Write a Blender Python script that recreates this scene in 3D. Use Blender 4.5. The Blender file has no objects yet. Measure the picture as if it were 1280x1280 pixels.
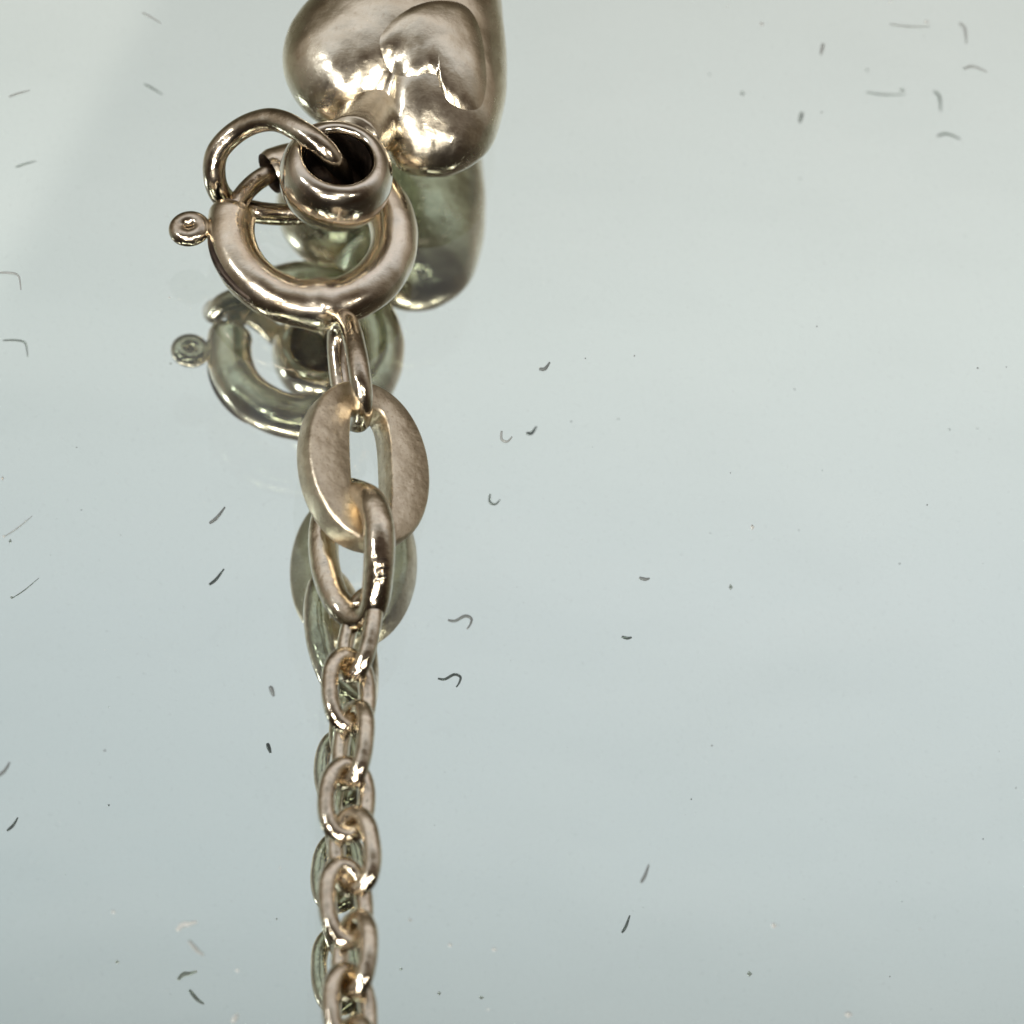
import bpy, bmesh, math, random
from mathutils import Vector, Matrix, noise
random.seed(4)
R = math.radians
S = 0.1                      # one Blender unit is a centimetre; all sizes below are in millimetres
sc = bpy.context.scene
col = sc.collection

# ------------------------------------------------------------------ camera
FPX = 3800.0                 # focal length in photograph pixels (1280 wide)
u = Vector((388, 1930, 3800)).normalized()            # world up in camera axes
ax = (Vector((1, 0, 0)) - u * u.x).normalized()
ay = u.cross(ax)
ROT = Matrix((ax, ay, u))                             # camera -> world
FWD = ROT @ Vector((0, 0, -1))
DIST = 88.0
EYE = -FWD * DIST                                     # looks at the origin on top of the glass
cd = bpy.data.cameras.new('camera')
cam = bpy.data.objects.new('camera', cd)
col.objects.link(cam)
cam.matrix_world = Matrix.Translation(EYE * S) @ ROT.to_4x4()
cd.sensor_width = 36
cd.lens = 36 * FPX / 1280
cd.clip_start = 0.05
cd.clip_end = 500
cd.dof.use_dof = True
cd.dof.focus_distance = 8.85
cd.dof.aperture_fstop = 0.75
sc.camera = cam


def at(px, py, z=0.0):
    """photo pixel + height above the glass (mm) -> point in mm"""
    d = ROT @ Vector(((px - 640) / FPX, -(py - 640) / FPX, -1))
    return EYE + d * ((z - EYE.z) / d.z)


# ------------------------------------------------------------------ world: the pale room around
VIEW = Vector((FWD.x, FWD.y, -FWD.z))                 # what the middle of the mirror shows
DOWN = ROT @ Vector((0, -1, 0)); DOWN.z = -DOWN.z     # towards the photographer
DOWN = (DOWN - VIEW * DOWN.dot(VIEW)).normalized()
RIGHT = ROT @ Vector((1, 0, 0)); RIGHT.z = -RIGHT.z
w = bpy.data.worlds.new('World')
sc.world = w
w.use_nodes = True
wn, wl = w.node_tree.nodes, w.node_tree.links
wn.clear()


def wnode(t, **k):
    n = wn.new(t)
    for a, b in k.items():
        setattr(n, a, b)
    return n


def wdot(v):
    n = wnode('ShaderNodeVectorMath', operation='DOT_PRODUCT')
    wl.new(tc.outputs['Generated'], n.inputs[0])
    n.inputs[1].default_value = v
    return n.outputs['Value']


def wmap(src, a, b, c=0.0, d=1.0, smooth=True):
    n = wnode('ShaderNodeMapRange')
    if smooth:
        n.interpolation_type = 'SMOOTHSTEP'
    wl.new(src, n.inputs['Value'])
    for i, x in zip(('From Min', 'From Max', 'To Min', 'To Max'), (a, b, c, d)):
        n.inputs[i].default_value = x
    return n.outputs['Result']


def ramp(nodes, links, src, stops):
    n = nodes.new('ShaderNodeValToRGB')
    cr = n.color_ramp
    while len(cr.elements) < len(stops):
        cr.elements.new(0.5)
    for e, (p, c) in zip(cr.elements, stops):
        e.position = p
        e.color = (*c, 1)
    links.new(src, n.inputs['Fac'])
    return n.outputs['Color']


tc = wnode('ShaderNodeTexCoord')
dv = wdot(DOWN)
du = wdot(RIGHT)
vv = wmap(dv, -1, 1, 0, 1, False)
base = ramp(wn, wl, vv, [
    (0.000, (0.090, 0.076, 0.061)),
    (0.250, (0.371, 0.339, 0.298)),
    (0.405, (0.799, 0.755, 0.751)),
    (0.470, (0.878, 0.854, 0.867)),
    (0.515, (0.799, 0.793, 0.834)),
    (0.560, (0.709, 0.717, 0.756)),
    (0.605, (0.500, 0.506, 0.523)),
    (0.670, (0.310, 0.276, 0.241)),
    (0.780, (0.079, 0.057, 0.044)),
    (1.000, (0.034, 0.027, 0.022))])
# the room is a little duller towards the left, past a soft ceiling edge
side = wmap(du, -0.26, 0.16, 0.0, 1.0)
mul = wnode('ShaderNodeMix', data_type='RGBA', blend_type='MULTIPLY')
mul.inputs['Factor'].default_value = 1
tint = ramp(wn, wl, side, [(0, (.855, .875, .88)), (1, (1.0, 1.0, 1.0))])
wl.new(base, mul.inputs['A'])
wl.new(tint, mul.inputs['B'])


def mirror_dir(px, py):
    d = (ROT @ Vector(((px - 640) / FPX, -(py - 640) / FPX, -1))).normalized()
    d.z = -d.z
    return d


pn = mirror_dir(190, 0).cross(mirror_dir(10, 330)).normalized()   # plane of the ceiling edge
if pn.dot(mirror_dir(0, 0)) < 0:
    pn = -pn
edge = wmap(wdot(pn), -0.007, 0.007, 0.0, 1.0)
mul2 = wnode('ShaderNodeMix', data_type='RGBA', blend_type='MULTIPLY')
mul2.inputs['Factor'].default_value = 1
wl.new(mul.outputs['Result'], mul2.inputs['A'])
wl.new(ramp(wn, wl, edge, [(0, (1, 1, 1)), (1, (1.15, 1.14, 1.13))]), mul2.inputs['B'])
bg = wnode('ShaderNodeBackground')
bg.inputs['Strength'].default_value = 1.0
# walls are dimmer and browner than the ceiling
mul3 = wnode('ShaderNodeMix', data_type='RGBA', blend_type='MULTIPLY')
mul3.inputs['Factor'].default_value = 1
wl.new(mul2.outputs['Result'], mul3.inputs['A'])
wl.new(ramp(wn, wl, wdot((0, 0, 1)), [(0, (.30, .26, .21)), (.4, (.50, .46, .39)), (.74, (1, 1, 1))]), mul3.inputs['B'])
wl.new(mul3.outputs['Result'], bg.inputs['Color'])
wo = wnode('ShaderNodeOutputWorld')
wl.new(bg.outputs[0], wo.inputs[0])

# ------------------------------------------------------------------ lamps (small warm-white ceiling spots)
def lamp(az, el, dist, rad, power, colour=(1, .95, .86)):
    """az measured in degrees from +y (up in the picture) clockwise, el above the table"""
    l = bpy.data.lights.new('spot_lamp', 'AREA')
    l.shape = 'DISK'
    l.size = rad * 2 * S
    l.energy = power
    l.color = colour
    o = bpy.data.objects.new('spot_lamp', l)
    d = Vector((math.sin(R(az)) * math.cos(R(el)), math.cos(R(az)) * math.cos(R(el)), math.sin(R(el))))
    o.location = d * dist * S
    o.rotation_euler = (-d).to_track_quat('-Z', 'Y').to_euler()
    col.objects.link(o)


lamp(186, 34, 500, 30, 9500)
lamp(203, 31, 500, 24, 6500)
lamp(226, 44, 500, 30, 8000, (1, .97, .92))
lamp(168, 52, 500, 22, 5000)
lamp(262, 38, 520, 28, 6000, (.95, .98, 1))
lamp(140, 40, 520, 20, 3200)

sc.view_settings.view_transform = 'Standard'
sc.view_settings.look = 'None'
sc.view_settings.exposure = 0
sc.view_settings.gamma = 1
sc.render.engine = 'CYCLES'
sc.cycles.max_bounces = 14
sc.cycles.glossy_bounces = 12
sc.cycles.transmission_bounces = 12
sc.cycles.sample_clamp_indirect = 12
sc.cycles.blur_glossy = 0.0
sc.cycles.use_denoising = True

# ------------------------------------------------------------------ materials
def new_mat(name):
    m = bpy.data.materials.new(name)
    m.use_nodes = True
    n = m.node_tree.nodes
    n.clear()
    out = n.new('ShaderNodeOutputMaterial')
    return m, n, m.node_tree.links, out


def metal(name, light, dark, rough=(.16, .34), scale=1.0, bump=.25, speck=.5, scratch=.0):
    """worn, tarnished silver: patchy tint, uneven gloss, small dents"""
    m, n, l, out = new_mat(name)
    p = n.new('ShaderNodeBsdfPrincipled')
    p.inputs['Metallic'].default_value = 1
    t = n.new('ShaderNodeTexCoord')
    def nz(sc_, det=4, rg=.55):
        x = n.new('ShaderNodeTexNoise')
        x.inputs['Scale'].default_value = sc_
        x.inputs['Detail'].default_value = det
        x.inputs['Roughness'].default_value = rg
        l.new(t.outputs['Object'], x.inputs['Vector'])
        return x.outputs['Fac']
    big = nz(7 * scale, 5, .6)
    small = nz(60 * scale, 3)
    c1 = ramp(n, l, big, [(.34, dark), (.58, light)])
    mx = n.new('ShaderNodeMix'); mx.data_type = 'RGBA'; mx.blend_type = 'MULTIPLY'
    l.new(ramp(n, l, small, [(.30, (.55, .45, .36)), (.43, (1, 1, 1))]), mx.inputs['B'])
    l.new(c1, mx.inputs['A'])
    mx.inputs['Factor'].default_value = speck
    l.new(mx.outputs['Result'], p.inputs['Base Color'])
    mr = n.new('ShaderNodeMapRange')
    l.new(nz(16 * scale, 5, .65), mr.inputs['Value'])
    mr.inputs['From Min'].default_value = .3; mr.inputs['From Max'].default_value = .7
    mr.inputs['To Min'].default_value = rough[0]; mr.inputs['To Max'].default_value = rough[1]
    l.new(mr.outputs['Result'], p.inputs['Roughness'])
    b1 = n.new('ShaderNodeBump'); b1.inputs['Strength'].default_value = bump; b1.inputs['Distance'].default_value = .02
    l.new(nz(10 * scale, 2), b1.inputs['Height'])
    b2 = n.new('ShaderNodeBump'); b2.inputs['Strength'].default_value = bump * .5; b2.inputs['Distance'].default_value = .004
    l.new(nz(90 * scale, 3), b2.inputs['Height'])
    mp = n.new('ShaderNodeMapping'); mp.inputs['Scale'].default_value = (3, 70, 30); mp.inputs['Rotation'].default_value = (.3, .5, .9)
    l.new(t.outputs['Object'], mp.inputs['Vector'])
    sx = n.new('ShaderNodeTexNoise'); sx.inputs['Scale'].default_value = 3 * scale; sx.inputs['Detail'].default_value = 3
    l.new(mp.outputs[0], sx.inputs['Vector'])
    b3 = n.new('ShaderNodeBump'); b3.inputs['Strength'].default_value = .05 + scratch; b3.inputs['Distance'].default_value = .003
    l.new(sx.outputs['Fac'], b3.inputs['Height'])
    l.new(b1.outputs['Normal'], b3.inputs['Normal'])
    l.new(b3.outputs['Normal'], b2.inputs['Normal'])
    l.new(b2.outputs['Normal'], p.inputs['Normal'])
    l.new(p.outputs[0], out.inputs['Surface'])
    return m


M_heart = metal('worn_silver_heart', (0.806, 0.734, 0.593), (0.675, 0.589, 0.450), (.16, .30), 1.0, .25, .25)
M_bead = metal('polished_silver_bail', (0.786, 0.715, 0.602), (0.619, 0.542, 0.431), (.10, .20), 1.0, .14, .15)
M_clasp = metal('silver_clasp', (0.828, 0.745, 0.612), (0.675, 0.561, 0.404), (.14, .26), .9, .2, .2)
M_ring = metal('tarnished_ring', (0.685, 0.604, 0.484), (0.469, 0.394, 0.294), (.12, .24), 1.4, .25, .4)
M_flat = metal('brushed_flat_link', (0.768, 0.676, 0.523), (0.582, 0.495, 0.368), (.30, .46), 2.6, .22, .6)
M_link = metal('chain_silver', (0.767, 0.684, 0.544), (0.525, 0.449, 0.340), (.08, .18), 1.6, .3, .3)
M_dark = metal('recess_shade_silver', (.09, .07, .055), (.05, .035, .028), (.4, .6), 1.5, .3, .4)  # near-black colour stands in for the shade in holes and grooves

# mirror glass: clear, faintly green; its back face is silvered
M_glass, n, l, out = new_mat('mirror_glass')
g = n.new('ShaderNodeBsdfGlass')
g.inputs['IOR'].default_value = 1.5
g.inputs['Roughness'].default_value = 0.0
g.inputs['Color'].default_value = (.968, .982, .972, 1)
# a thin uneven film of dust and old wiping marks on top
t = n.new('ShaderNodeTexCoord')
df = n.new('ShaderNodeBsdfDiffuse'); df.inputs['Color'].default_value = (.75, .76, .75, 1)
def film(scale, lo, hi, amt, stretch=(1, 1, 1)):
    mp = n.new('ShaderNodeMapping'); mp.inputs['Scale'].default_value = stretch; mp.inputs['Rotation'].default_value = (0, 0, .5)
    x = n.new('ShaderNodeTexNoise'); x.inputs['Scale'].default_value = scale; x.inputs['Detail'].default_value = 5
    r_ = n.new('ShaderNodeMapRange'); r_.inputs['From Min'].default_value = lo; r_.inputs['From Max'].default_value = hi
    r_.inputs['To Max'].default_value = amt
    l.new(t.outputs['Object'], mp.inputs[0]); l.new(mp.outputs[0], x.inputs['Vector']); l.new(x.outputs['Fac'], r_.inputs['Value'])
    return r_.outputs['Result']
ad = n.new('ShaderNodeMath'); ad.operation = 'ADD'
l.new(film(1.3, .45, .75, .035, (1, 2.2, 1)), ad.inputs[0])
l.new(film(55, .60, .80, .07), ad.inputs[1])
mx = n.new('ShaderNodeMixShader')
l.new(ad.outputs[0], mx.inputs[0]); l.new(g.outputs[0], mx.inputs[1]); l.new(df.outputs[0], mx.inputs[2])
l.new(mx.outputs[0], out.inputs['Surface'])
M_back, n, l, out = new_mat('mirror_silvering')
g = n.new('ShaderNodeBsdfGlossy')
g.inputs['Roughness'].default_value = 0.0
g.inputs['Color'].default_value = (.80, .87, .83, 1)
l.new(g.outputs[0], out.inputs['Surface'])


def plain(name, c):
    """thin fibre: some light passes through it"""
    m, n, l, out = new_mat(name)
    t = n.new('ShaderNodeTexCoord')
    x = n.new('ShaderNodeTexNoise'); x.inputs['Scale'].default_value = 40
    l.new(t.outputs['Object'], x.inputs['Vector'])
    a, b, mx = n.new('ShaderNodeBsdfDiffuse'), n.new('ShaderNodeBsdfTranslucent'), n.new('ShaderNodeMixShader')
    cl_ = ramp(n, l, x.outputs['Fac'], [(.3, tuple(v * .8 for v in c)), (.7, c)])
    l.new(cl_, a.inputs['Color']); l.new(cl_, b.inputs['Color'])
    mx.inputs[0].default_value = .5
    l.new(a.outputs[0], mx.inputs[1]); l.new(b.outputs[0], mx.inputs[2])
    l.new(mx.outputs[0], out.inputs['Surface'])
    return m


M_lint = plain('grey_lint', (.36, .39, .39))
M_lint_pale = plain('pale_grey_lint', (.60, .63, .62))
M_white = plain('white_lint', (.85, .87, .86))


# ------------------------------------------------------------------ helpers
def link_mesh(name, verts, faces, mat, parent=None, smooth=True, origin=None):
    """verts in mm, world coordinates; origin (mm) becomes the object's origin"""
    o0 = origin if origin is not None else Vector((0, 0, 0))
    me = bpy.data.meshes.new(name)
    me.from_pydata([(Vector(v) - o0) * S for v in verts], [], faces)
    bm = bmesh.new(); bm.from_mesh(me)
    bmesh.ops.recalc_face_normals(bm, faces=bm.faces)
    bm.to_mesh(me); bm.free()
    if smooth:
        me.shade_smooth()
    me.materials.append(mat)
    o = bpy.data.objects.new(name, me)
    col.objects.link(o)
    if parent:
        o.parent = parent
        o.location = o0 * S - parent.location
    else:
        o.location = o0 * S
    return o


def thing(name, label, cat, loc, group=None):
    o = bpy.data.objects.new(name, None)
    col.objects.link(o)
    o.location = loc * S
    o.empty_display_size = .1
    return tag(o, label, cat, group)


def tag(o, label, cat, group=None):
    o['label'] = label
    o['category'] = cat
    if group:
        o['group'] = group
    return o


def catmull(pts, n=12, closed=True):
    out = []
    N = len(pts)
    rng = range(N) if closed else range(N - 1)
    for i in rng:
        if closed:
            p0, p1, p2, p3 = (pts[(i + k - 1) % N] for k in range(4))
        else:
            p0, p1, p2, p3 = pts[max(i - 1, 0)], pts[i], pts[i + 1], pts[min(i + 2, N - 1)]
        for k in range(n):
            t = k / n
            out.append(.5 * ((2 * p1) + (-p0 + p2) * t + (2 * p0 - 5 * p1 + 4 * p2 - p3) * t * t
                             + (-p0 + 3 * p1 - 3 * p2 + p3) * t ** 3))
    if not closed:
        out.append(pts[-1].copy())
    return out


def tube(path, rad, closed=True, seg=28, cap='flat', wob=.012, seed=0):
    """rad: number or function of t in 0..1; returns verts, faces (rotation-minimising frame)"""
    N = len(path)
    tang = []
    for i in range(N):
        a = path[(i - 1) % N] if closed or i else path[0]
        b = path[(i + 1) % N] if closed or i < N - 1 else path[-1]
        tang.append((b - a).normalized())
    nrm = tang[0].orthogonal().normalized()
    fr = [nrm]
    for i in range(1, N):
        q = tang[i - 1].rotation_difference(tang[i])
        nrm = q @ nrm
        nrm = (nrm - tang[i] * nrm.dot(tang[i])).normalized()
        fr.append(nrm)
    twist = 0
    if closed:
        q = tang[-1].rotation_difference(tang[0])
        e = q @ fr[-1]
        twist = math.atan2(e.cross(fr[0]).dot(tang[0]), e.dot(fr[0]))
    V, F = [], []
    for i in range(N):
        r = rad(i / (N - (0 if closed else 1))) if callable(rad) else rad
        a = fr[i]
        b = tang[i].cross(a)
        for k in range(seg):
            th = 2 * math.pi * k / seg + twist * i / N
            d = a * math.cos(th) + b * math.sin(th)
            p = path[i] + d * r
            w_ = 1 + wob * noise.noise(p * 1.6 + Vector((seed, 0, 0))) * 2
            V.append(path[i] + d * r * w_)
    M = N if closed else N - 1
    for i in range(M):
        j = (i + 1) % N
        for k in range(seg):
            kk = (k + 1) % seg
            F.append((i * seg + k, i * seg + kk, j * seg + kk, j * seg + k))
    if not closed and cap:
        F.append(tuple(range(seg)))
        F.append(tuple((N - 1) * seg + k for k in range(seg)))
    return V, F


def lathe(profile, centre, axis, seg=72, closed=True):
    axis = axis.normalized()
    a = axis.orthogonal().normalized()
    b = axis.cross(a)
    V, F = [], []
    n_ = len(profile)
    for i in range(seg):
        th = 2 * math.pi * i / seg
        d = a * math.cos(th) + b * math.sin(th)
        for r, h in profile:
            V.append(centre + d * r + axis * h)
    for i in range(seg):
        j = (i + 1) % seg
        for k in range(n_ if closed else n_ - 1):
            kk = (k + 1) % n_
            F.append((i * n_ + k, j * n_ + k, j * n_ + kk, i * n_ + kk))
    return V, F


# ------------------------------------------------------------------ the mirror they lie on
TH = 3.18
mirror = bpy.data.meshes.new('mirror')
X0, X1, Y0, Y1 = -90, 90, -90, 110
vs = [(x * S, y * S, z * S) for z in (0, -TH) for x, y in ((X0, Y0), (X1, Y0), (X1, Y1), (X0, Y1))]
mirror.from_pydata(vs, [], [(0, 1, 2, 3), (7, 6, 5, 4), (0, 4, 5, 1), (1, 5, 6, 2), (2, 6, 7, 3), (3, 7, 4, 0)])
mirror.materials.append(M_glass)
mirror.materials.append(M_back)
mirror.polygons[1].material_index = 1
mo = bpy.data.objects.new('mirror', mirror)
col.objects.link(mo)
tag(mo, 'pale grey-green mirror lying flat under the silver chain and heart', 'mirror')

# ------------------------------------------------------------------ heart pendant
hc = at(505, 55, 2.1)
la = (at(565, 130, 2.3) - at(425, 66, 2.3)); la.z = 0; la.normalize()      # from the left lobe to the right lobe
ta = Vector((-la.y, la.x, 0))                         # towards the tip (up in the photograph)
la = (la + Vector((0, 0, -.04))).normalized()
na = la.cross(ta)
HT = 2.02                                             # half thickness
rim = catmull([at(x, y, 2.25) for x, y in (
    (476, 164), (460, 153), (430, 153), (396, 143), (367, 116), (354, 78), (361, 38), (388, 2), (436, -38), (505, -88), (570, -130),
    (600, -148), (614, -120), (622, -50), (630, 15), (635, 75), (631, 130), (612, 180), (574, 205), (534, 210), (502, 200),
    (484, 182))], 10)
HO = [((p - hc).dot(la), (p - hc).dot(ta)) for p in rim]
cl = Vector(HO[0]).normalized()                       # direction of the cleft between the lobes


def heart_h(s):
    return HT * max(0.0, 1 - s ** 2.3) ** 0.52


def crease(ux, vy, h):
    along = ux * cl.x + vy * cl.y
    across = ux * cl.y - vy * cl.x
    k = max(0.0, min(1.0, (along - .4) / 1.6))
    return h * k * (.08 * math.exp(-(across / .9) ** 2) + .05 * k * math.exp(-(across / .25) ** 2))


def heart_pt(ux, vy, h):
    return hc + la * ux + ta * vy + na * h


V, F = [], []
NR = 34
N = len(HO)
for side in (1, -1):
    for j in range(1, NR + 1):
        s = math.sin(j / NR * math.pi / 2)
        if side == -1 and j == NR:
            continue
        for (x, y) in HO:
            ux, vy = x * s, y * s
            h = heart_h(s) * side
            # a soft valley from the cleft to the middle separates the two lobes
            h -= crease(ux, vy, h)
            p = heart_pt(ux, vy, h)
            p += na * side * (.09 * noise.noise(p * .75) + .03 * noise.noise(p * 1.7)) + la * .04 * noise.noise(p * .6 + Vector((9, 0, 0)))
            V.append(p)
base2 = NR * N
for j in range(NR - 1):
    for k in range(N):
        kk = (k + 1) % N
        F.append((j * N + k, j * N + kk, (j + 1) * N + kk, (j + 1) * N + k))
for j in range(NR - 2):
    for k in range(N):
        kk = (k + 1) % N
        F.append((base2 + j * N + k, base2 + j * N + kk, base2 + (j + 1) * N + kk, base2 + (j + 1) * N + k))
for k in range(N):
    kk = (k + 1) % N
    F.append((base2 + (NR - 2) * N + k, base2 + (NR - 2) * N + kk, (NR - 1) * N + kk, (NR - 1) * N + k))
V.append(heart_pt(0, 0, HT)); F += [(len(V) - 1, k, (k + 1) % N) for k in range(N)]
V.append(heart_pt(0, 0, -HT)); F += [(len(V) - 1, base2 + k, base2 + (k + 1) % N) for k in range(N)]
heart = thing('heart_pendant', 'puffed tarnished silver heart with a small raised heart, cut by the top edge', 'pendant',
              Vector((hc.x, hc.y, 0)))
link_mesh('body', V, F, M_heart, heart, origin=hc.copy())

# small raised heart on its face
POL = sorted((math.atan2(y, x), math.hypot(x, y)) for x, y in HO)
POL = [(POL[-1][0] - 2 * math.pi, POL[-1][1])] + POL + [(POL[0][0] + 2 * math.pi, POL[0][1])]


def heart_radius(ux, vy):
    """s of a point of the face (0 middle, 1 rim)"""
    th = math.atan2(vy, ux)
    for (a, ra), (b, rb) in zip(POL, POL[1:]):
        if a <= th <= b:
            return min(.999, math.hypot(ux, vy) / (ra + (rb - ra) * (th - a) / max(1e-9, b - a)))
    return .5


def face_pt(ux, vy, lift):
    s = heart_radius(ux, vy)
    h = heart_h(s)
    h -= crease(ux, vy, h)
    p = heart_pt(ux, vy, h)
    p += na * (.09 * noise.noise(p * .75) + .03 * noise.noise(p * 1.7))
    return p + na * lift


rc = at(548, 42, 4.3) - hc
rcu, rcv = rc.dot(la), rc.dot(ta)
V, F = [], []
SM = catmull([at(x, y, 4.2) - at(548, 42, 4.2) for x, y in (
    (549, 80), (538, 77), (524, 79), (505, 76), (489, 62), (480, 42), (494, 22), (520, 6), (552, -4), (582, -2), (600, 18),
    (607, 50), (609, 82), (603, 103), (585, 109), (566, 105), (554, 93))], 8)
SM = [(p.dot(la), p.dot(ta)) for p in SM]
n2 = len(SM)
rings = [(1.10, -.03), (1.05, .005), (1.0, .04), (.95, .075), (.89, .105), (.8, .135), (.65, .16), (.5, .175), (.35, .185), (.2, .19), (.08, .19)]
for s, lift in rings:
    for (x, y) in SM:
        a, b = x * s, y * s
        V.append(face_pt(rcu + a, rcv + b, lift))
for j in range(len(rings) - 1):
    for k in range(n2):
        kk = (k + 1) % n2
        F.append((j * n2 + k, j * n2 + kk, (j + 1) * n2 + kk, (j + 1) * n2 + k))
F.append(tuple((len(rings) - 1) * n2 + k for k in range(n2)))
link_mesh('raised_heart', V, F, M_heart, heart, origin=heart_pt(rcu, rcv, HT))

# bail: a thick round bead with a wide dark hole, soldered into the cleft
bc = at(420, 220, 3.25)
bax = Vector((.06, .10, 1)).normalized()
prof = []
ro, ri, hh = 1.66, .98, .95
for k in range(28):                                   # rounded outer wall, straight bore
    t = -math.pi / 2 + math.pi * k / 27
    prof.append((ri + .14 + (ro - ri - .14) * max(0, math.cos(t)) ** .9, hh * math.sin(t)))
prof += [(ri + .04, hh * .93), (ri, hh * .78), (ri, -hh * .78), (ri + .04, -hh * .93)]
V, F = lathe(prof, bc, bax)
bail = link_mesh('bail', V, F, M_bead, heart, origin=bc.copy())
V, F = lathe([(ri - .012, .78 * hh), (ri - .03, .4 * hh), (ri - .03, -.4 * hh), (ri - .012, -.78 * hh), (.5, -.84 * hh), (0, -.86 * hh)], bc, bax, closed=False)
link_mesh('bore', V, F, M_dark, bail, origin=bc.copy()).location = (0, 0, 0)  # liner and floor coloured dark to paint the shade inside the hole
# solder collar between bail and heart
p1 = at(486, 116, 1.8)
p0 = bc + (p1 - bc).normalized() * 1.32; p0.z = bc.z - .05
V, F = tube(catmull([p0, (p0 + p1) / 2 + Vector((0, 0, -.15)), p1], 8, False), lambda t: .86 + .30 * t, False, 24)
link_mesh('solder_joint', V, F, M_heart, heart, origin=(p0 + p1) / 2)

# ------------------------------------------------------------------ spring ring clasp
cc = at(391, 292, 1.5)
CR, TR = 2.42, .71
clasp = thing('spring_ring_clasp', 'round silver spring ring clasp with a tiny trigger loop, under the heart bail', 'clasp',
              Vector((cc.x, cc.y, 0)))
tn = Vector((.03, .0, 1)).normalized()
e1 = Vector((1, 0, -.03)).normalized()
e2 = tn.cross(e1)


def cp(deg, r=CR, h=0.0):
    return cc + e1 * (r * math.cos(R(deg))) + e2 * (r * math.sin(R(deg))) + tn * h


A0, A1 = 166, 166 + 318                               # the gap lies top left, between 124 and 166 degrees
path = [cp(A0 + (A1 - A0) * i / 150) for i in range(151)]


def trad(t):
    r = TR
    if t < .012: r = TR * (.90 + .1 * t / .012)
    if t > .988: r = TR * (.90 + .1 * (1 - t) / .012)
    d = (A0 + (A1 - A0) * t - 277) / 9.0             # swelling where the end ring is soldered on
    return r + .10 * math.exp(-d * d)


V, F = tube(path, trad, False, 40, cap=None, wob=.02)
# hollow ends: an inner wall running a little way back into the tube
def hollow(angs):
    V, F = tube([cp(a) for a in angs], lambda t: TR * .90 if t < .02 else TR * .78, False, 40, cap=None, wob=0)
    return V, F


body = link_mesh('tube', V, F, M_clasp, clasp, origin=cc.copy())
V, F = hollow([A0 + i * 2.0 for i in range(12)])
V2, F2 = hollow([A1 - i * 2.0 for i in range(12)])
k = len(V)
o = link_mesh('hollow_end', V, F, M_dark, body, origin=cc.copy()); o.location = (0, 0, 0)
o = link_mesh('hollow_end', V2, F2, M_dark, body, origin=cc.copy()); o.location = (0, 0, 0)
V, F = tube([cp(112 + i * 2.4) for i in range(34)], .30, False, 24)
link_mesh('spring_wire', V, F, M_ring, clasp, origin=cp(145))
# the slot the trigger slides in, along the outer lower left
V, F = tube([cp(188 + i * 1.9, CR + TR * .87, TR * .30) for i in range(26)], lambda t: .15 * math.sin(math.pi * min(1, max(0, .04 + t * .92))) ** .35 + .005, False, 16)
link_mesh('slot', V, F, M_dark, clasp, origin=cp(205))
# trigger: a flattened loop on a short neck
tp = at(237, 286, 1.65)
dirn = (cp(181, CR) - tp); dirn.z = 0; dirn.normalize()
tside = dirn.cross(Vector((0, 0, 1)))
loop = []
for i in range(40):
    t = 2 * math.pi * i / 40
    loop.append(tp + dirn * (.35 * math.cos(t)) + tside * (.30 * math.sin(t)) + Vector((0, 0, .05 * math.cos(t))))
V, F = tube(loop, .27, True, 20)
link_mesh('trigger', V, F, M_ring, clasp, origin=tp.copy())
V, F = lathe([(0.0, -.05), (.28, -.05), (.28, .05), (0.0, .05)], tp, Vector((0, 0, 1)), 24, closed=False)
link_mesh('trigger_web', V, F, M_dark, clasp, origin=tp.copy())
for sgn in (1, -1):
    a = tp + dirn * .44 + tside * .13 * sgn + Vector((0, 0, .02))
    b = cp(181, CR + TR * .55) + tside * .13 * sgn
    V, F = tube(catmull([a, (a + b) / 2, b], 6, False), .13, False, 14)
    link_mesh('trigger_neck', V, F, M_ring, clasp, origin=(a + b) / 2)
# solder lump under which the end ring hangs
sp = at(424, 396, 1.45)
V, F = tube(catmull([sp + Vector((-.12, .55, .0)), sp + Vector((.02, .1, .05)), sp + Vector((.10, -.38, -.05))], 8, False),
            lambda t: .48 - .24 * t * t, False, 24)
link_mesh('solder_joint', V, F, M_ring, clasp, origin=sp.copy())

# ------------------------------------------------------------------ jump ring through bail and clasp
jp = [at(x, y, z) for x, y, z in (
    (428, 226, 3.0), (413, 196, 4.15), (385, 170, 4.45), (343, 150, 4.0), (303, 160, 3.3), (272, 190, 2.6), (269, 226, 1.9),
    (284, 252, 1.0), (316, 264, .5), (352, 268, .6), (394, 265, 1.2), (420, 248, 2.0))]
jumppath = catmull(jp, 12)
V, F = tube(jumppath, .34, True, 28)
o = link_mesh('jump_ring', V, F, M_ring, origin=at(340, 215, 2))
tag(o, 'dark tarnished round wire ring looped from the heart bail to the clasp gap', 'jump ring')

# end ring: closed wire loop hanging from the clasp over the flat link
ep = [at(x, y, z) for x, y, z in (
    (436, 405, 2.0), (445, 440, 2.55), (451, 478, 2.5), (453, 508, 1.95), (449, 527, 1.1), (438, 520, .6),
    (428, 488, .55), (423, 450, .75), (422, 418, 1.1), (427, 402, 1.6))]
V, F = tube(catmull(ep, 10), .31, True, 24)
o = link_mesh('end_ring', V, F, M_ring, origin=at(438, 470, 1.3))
tag(o, 'narrow silver wire ring joining the clasp to the wide flat oval link', 'connector ring')

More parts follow.
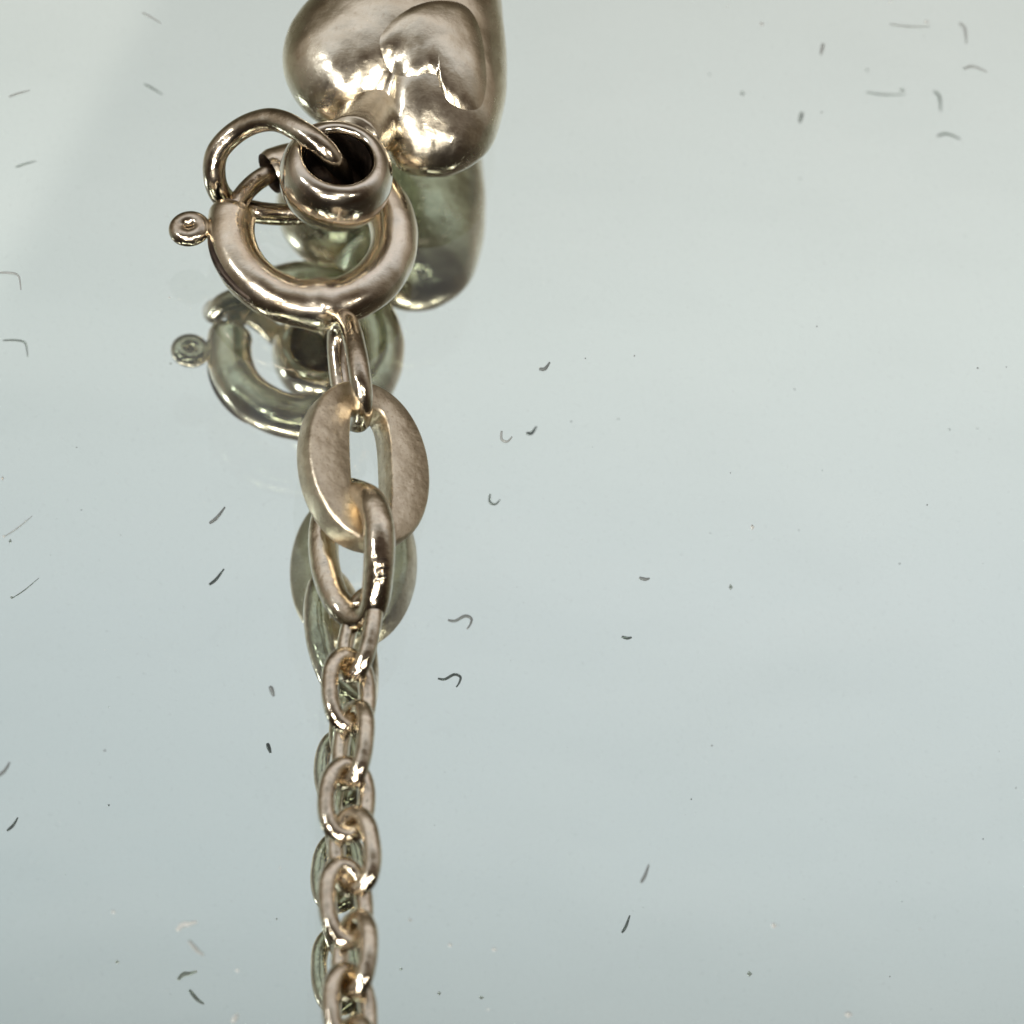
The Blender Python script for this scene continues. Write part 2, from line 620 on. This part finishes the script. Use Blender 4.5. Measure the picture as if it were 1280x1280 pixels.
# ------------------------------------------------------------------ wide flat oval link
fc = at(454, 584, 1.30)
fy = at(450, 480, 1.3) - at(457, 688, 1.3); FL = fy.length; fy.normalize()
roll = R(27)
fx0 = fy.cross(Vector((0, 0, 1))).normalized()
fx = (Matrix.Rotation(roll, 3, fy) @ fx0).normalized()
if fx.x < 0: fx = -fx
if fx.z > 0: fx = (Matrix.Rotation(-roll, 3, fy) @ fx0)
fz = fx.cross(fy)
HWd, HLn, HTk = 1.98, FL / 2 - .1, .37
NS = 120


def flat_ring(kind, inset):
    pts = []
    for i in range(NS):
        t = 2 * math.pi * i / NS
        c, s_ = math.cos(t), math.sin(t)
        if kind == 'out':
            x = math.copysign(abs(c) ** .92, c) * (HWd - inset)
            y = math.copysign(abs(s_) ** .98, s_) * (HLn - inset)
        else:
            x = math.copysign(abs(c) ** .45, c) * (.68 + inset) + .02
            y = math.copysign(abs(s_) ** .62, s_) * (1.72 + inset)
        pts.append((x, y))
    return pts


secs = [('out', 0, .34), ('out', .04, .43), ('out', .11, .47), ('in', .09, .47), ('in', .02, .43), ('in', 0, .36),
        ('in', 0, -.36), ('in', .06, -.44), ('in', .14, -.47), ('out', .16, -.47), ('out', .05, -.41), ('out', 0, -.30)]
V, F = [], []
for kd, ins, h in secs:
    for (x, y) in flat_ring(kd, ins):
        V.append(fc + fx * x + fy * y + fz * h)
for j in range(len(secs)):
    jj = (j + 1) % len(secs)
    for k in range(NS):
        kk = (k + 1) % NS
        F.append((j * NS + k, j * NS + kk, jj * NS + kk, jj * NS + k))
o = link_mesh('flat_link', V, F, M_flat, origin=fc.copy())
for p in o.data.polygons:
    p.use_smooth = True
tag(o, 'wide flat oval silver link with a long narrow slot, largest of the links', 'link')

# ------------------------------------------------------------------ medium oval wire link
op = [at(x, y, z) for x, y, z in (
    (444, 617, 1.55), (463, 628, 2.25), (473, 655, 2.45), (474, 695, 2.25), (471, 735, 1.75), (463, 765, 1.15), (445, 772, .75),
    (422, 752, .55), (408, 715, .45), (404, 670, .45), (412, 635, .55), (426, 618, .95))]
V, F = tube(catmull(op, 10), lambda t: .42 + .02 * math.sin(9 * t), True, 28)
o = link_mesh('oval_link', V, F, M_link, origin=at(440, 700, 1.2))
tag(o, 'medium round-wire oval link between the flat link and the fine chain', 'link')

for (x, y, z) in ((478, 700, 2.58), (477, 711, 2.52), (475, 721, 2.42)):
    a, b = at(x - 7, y + 1, z + .06), at(x + 9, y - 1, z - .10)
    V, F = tube([a, (a + b) / 2 + Vector((0, 0, .03)), b], lambda t: .05 * math.sin(math.pi * (.15 + .7 * t)), False, 8, wob=0)
    link_mesh('nick', V, F, M_dark, o, origin=(a + b) / 2)

# ------------------------------------------------------------------ fine cable chain
chain = thing('cable_chain', 'fine silver cable chain running down out of the picture from the oval link', 'chain', at(435, 1000, 0))


def small_link(c, direc, rollang, L, W, wr, seed):
    yv = direc.normalized()
    xv = yv.cross(Vector((0, 0, 1))).normalized()
    xv = Matrix.Rotation(rollang, 3, yv) @ xv
    pts = []
    for i in range(44):
        t = 2 * math.pi * i / 44
        cx, sy = math.cos(t), math.sin(t)
        pts.append(c + xv * (math.copysign(abs(cx) ** .85, cx) * W) + yv * (math.copysign(abs(sy) ** .9, sy) * L))
    return tube(pts, wr, True, 20, seed=seed, wob=.03)


cs = [(449, 794, 1.0, -52), (436, 864, .85, 17), (441, 931, .85, -46), (433, 1000, .78, 20), (443, 1064, .82, -50),
      (432, 1129, .80, 15), (443, 1194, .84, -46), (437, 1262, .80, 19), (446, 1330, .8, -50), (440, 1400, .8, 18)]
P = [at(x, y, z) for x, y, z, r_ in cs]
for i, (x, y, z, rl) in enumerate(cs):
    a, b = P[max(i - 1, 0)], P[min(i + 1, len(P) - 1)]
    dr = Matrix.Rotation(R((0, 5, -4, -5, 6, 4, -6, 3, 5, -3)[i]), 3, 'Z') @ (a - b)
    rl += (0, 6, -8, -7, 10, 3, -6, 9, 0, 0)[i]
    V, F = small_link(P[i], dr, R(rl), (1.20, 1.05, 1.08, 1.02, 1.06, 1.08, 1.03, 1.06, 1.1, 1.1)[i], (.54, .58, .55, .57, .60, .54, .59, .57, .6, .6)[i], .25, i * 7.3)
    link_mesh('link', V, F, M_link, chain, origin=P[i].copy())

# ------------------------------------------------------------------ lint and dust on the glass
def fibre(pts, rad, mat, label, z=.05):
    pth = catmull([at(x, y, z) for x, y in pts], 6, False)
    V, F = tube(pth, lambda t: rad * (.55 + .45 * math.sin(math.pi * min(1, .1 + t))), False, 7, wob=0)
    o = link_mesh('lint_fibre', V, F, mat, origin=pth[0].copy())
    tag(o, label, 'lint', 'lint fibres on the mirror')


fibre([(178, 16), (188, 21), (201, 29)], .035, M_lint_pale, 'straight pale lint fibre near the top edge, left of the heart')
fibre([(11, 121), (22, 117), (37, 113)], .03, M_lint_pale, 'thin lint fibre at the left edge, nearest the upper left corner')
fibre([(-6, 341), (12, 341), (23, 345), (26, 362)], .035, M_lint_pale, 'hook-shaped lint fibre on the left edge level with the clasp')
fibre([(262, 654), (271, 647), (281, 634)], .05, M_lint, 'short slanted grey lint fibre left of the flat link')
fibre([(-2, 970), (6, 963), (12, 953)], .045, M_lint, 'short lint fibre on the left edge level with the fine chain')
fibre([(560, 775), (569, 776), (581, 770), (589, 773), (588, 780), (584, 786)], .045, M_lint, 'wavy hooked dark lint fibre right of the oval link')
fibre([(801, 1103), (806, 1095), (811, 1081)], .045, M_lint, 'straight dark lint fibre low in the picture, right of the chain')
fibre([(674, 461), (681, 461), (687, 453)], .055, M_lint, 'tiny curved dark lint right of the clasp, uppermost of two')
fibre([(627, 539), (627, 549), (634, 552), (640, 546)], .04, M_lint_pale, 'tiny cup-shaped pale lint right of the flat link')
fibre([(1199, 29), (1206, 36), (1208, 54)], .05, M_lint_pale, 'curved grey lint fibre near the upper right corner')
fibre([(1204, 86), (1216, 83), (1234, 90)], .045, M_lint_pale, 'arched grey lint fibre below the curved one, upper right')
fibre([(1112, 30), (1135, 33), (1162, 33)], .03, M_lint_pale, 'faint straight lint fibre along the top edge, far right')
fibre([(1029, 55), (1026, 68)], .06, M_lint_pale, 'short upright grey lint near the top, right of the heart')
fibre([(338, 858), (342, 870)], .065, M_lint, 'short dark speck-like fibre just left of the first chain links')
fibre([(799, 722), (806, 724), (812, 723)], .05, M_lint, 'tiny flat dark lint in the middle right of the mirror')
fibre([(221, 1163), (228, 1156), (236, 1155), (246, 1152)], .07, M_white, 'small white lint flake low on the left of the chain')
fibre([(236, 1176), (246, 1188), (255, 1194)], .06, M_lint_pale, 'grey lint flake beside the white one, low left of the chain')
fibre([(290, 1278), (297, 1268)], .07, M_white, 'white lint sliver at the bottom edge left of the chain')
fibre([(5, 671), (22, 660), (40, 645)], .018, M_lint_pale, 'hair-thin lint line on the left edge level with the flat link')

V, F = [], []
def speck(px, py, r):
    c = at(px, py, r * .6)
    k0 = len(V)
    ds = [Vector(d) for d in ((1, 0, 0), (-1, 0, 0), (0, 1, 0), (0, -1, 0), (0, 0, .6), (0, 0, -.6))]
    for d in ds:
        V.append(c + d * r * random.uniform(.6, 1.4))
    for a, b, c_ in ((0, 2, 4), (2, 1, 4), (1, 3, 4), (3, 0, 4), (2, 0, 5), (1, 2, 5), (3, 1, 5), (0, 3, 5)):
        F.append((k0 + a, k0 + b, k0 + c_))


for q in ((952, 30, .11), (1158, 28, .08), (909, 7, .05), (1112, 2, .06), (141, 1140, .06), (940, 659, .08), (967, 1157, .07),
          (1060, 1268, .12), (563, 1181, .07), (617, 1187, .07), (513, 1150, .05), (3, 598, .07), (5, 670, .06), (212, 372, .04),
          (297, 1213, .05), (350, 1085, .035), (1150, 1162, .03), (610, 1262, .04)):
    speck(*q)
for _ in range(130):
    speck(random.uniform(-20, 1300), random.uniform(-20, 1320), random.uniform(.006, .017))
o = link_mesh('white_dust', V, F, M_white, smooth=False); o['kind'] = 'stuff'
o['label'] = 'scattered white dust specks on the mirror'
V, F = [], []
for q in ((1027, 140, .06), (1155, 45, .045), (890, 932, .06), (1159, 631, .05), (96, 559, .05), (131, 938, .06), (1021, 408, .045),
          (955, 122, .035), (732, 448, .04), (793, 445, .05), (1258, 459, .05), (913, 591, .04), (1028, 588, .04), (1270, 985, .05),
          (1222, 460, .05)):
    speck(q[0], q[1], q[2] * .6)
for _ in range(60):
    speck(random.uniform(-20, 1300), random.uniform(-20, 1320), random.uniform(.006, .015))
o = link_mesh('grey_dust', V, F, M_lint, smooth=False); o['kind'] = 'stuff'
o['label'] = 'scattered fine grey dust specks on the mirror'
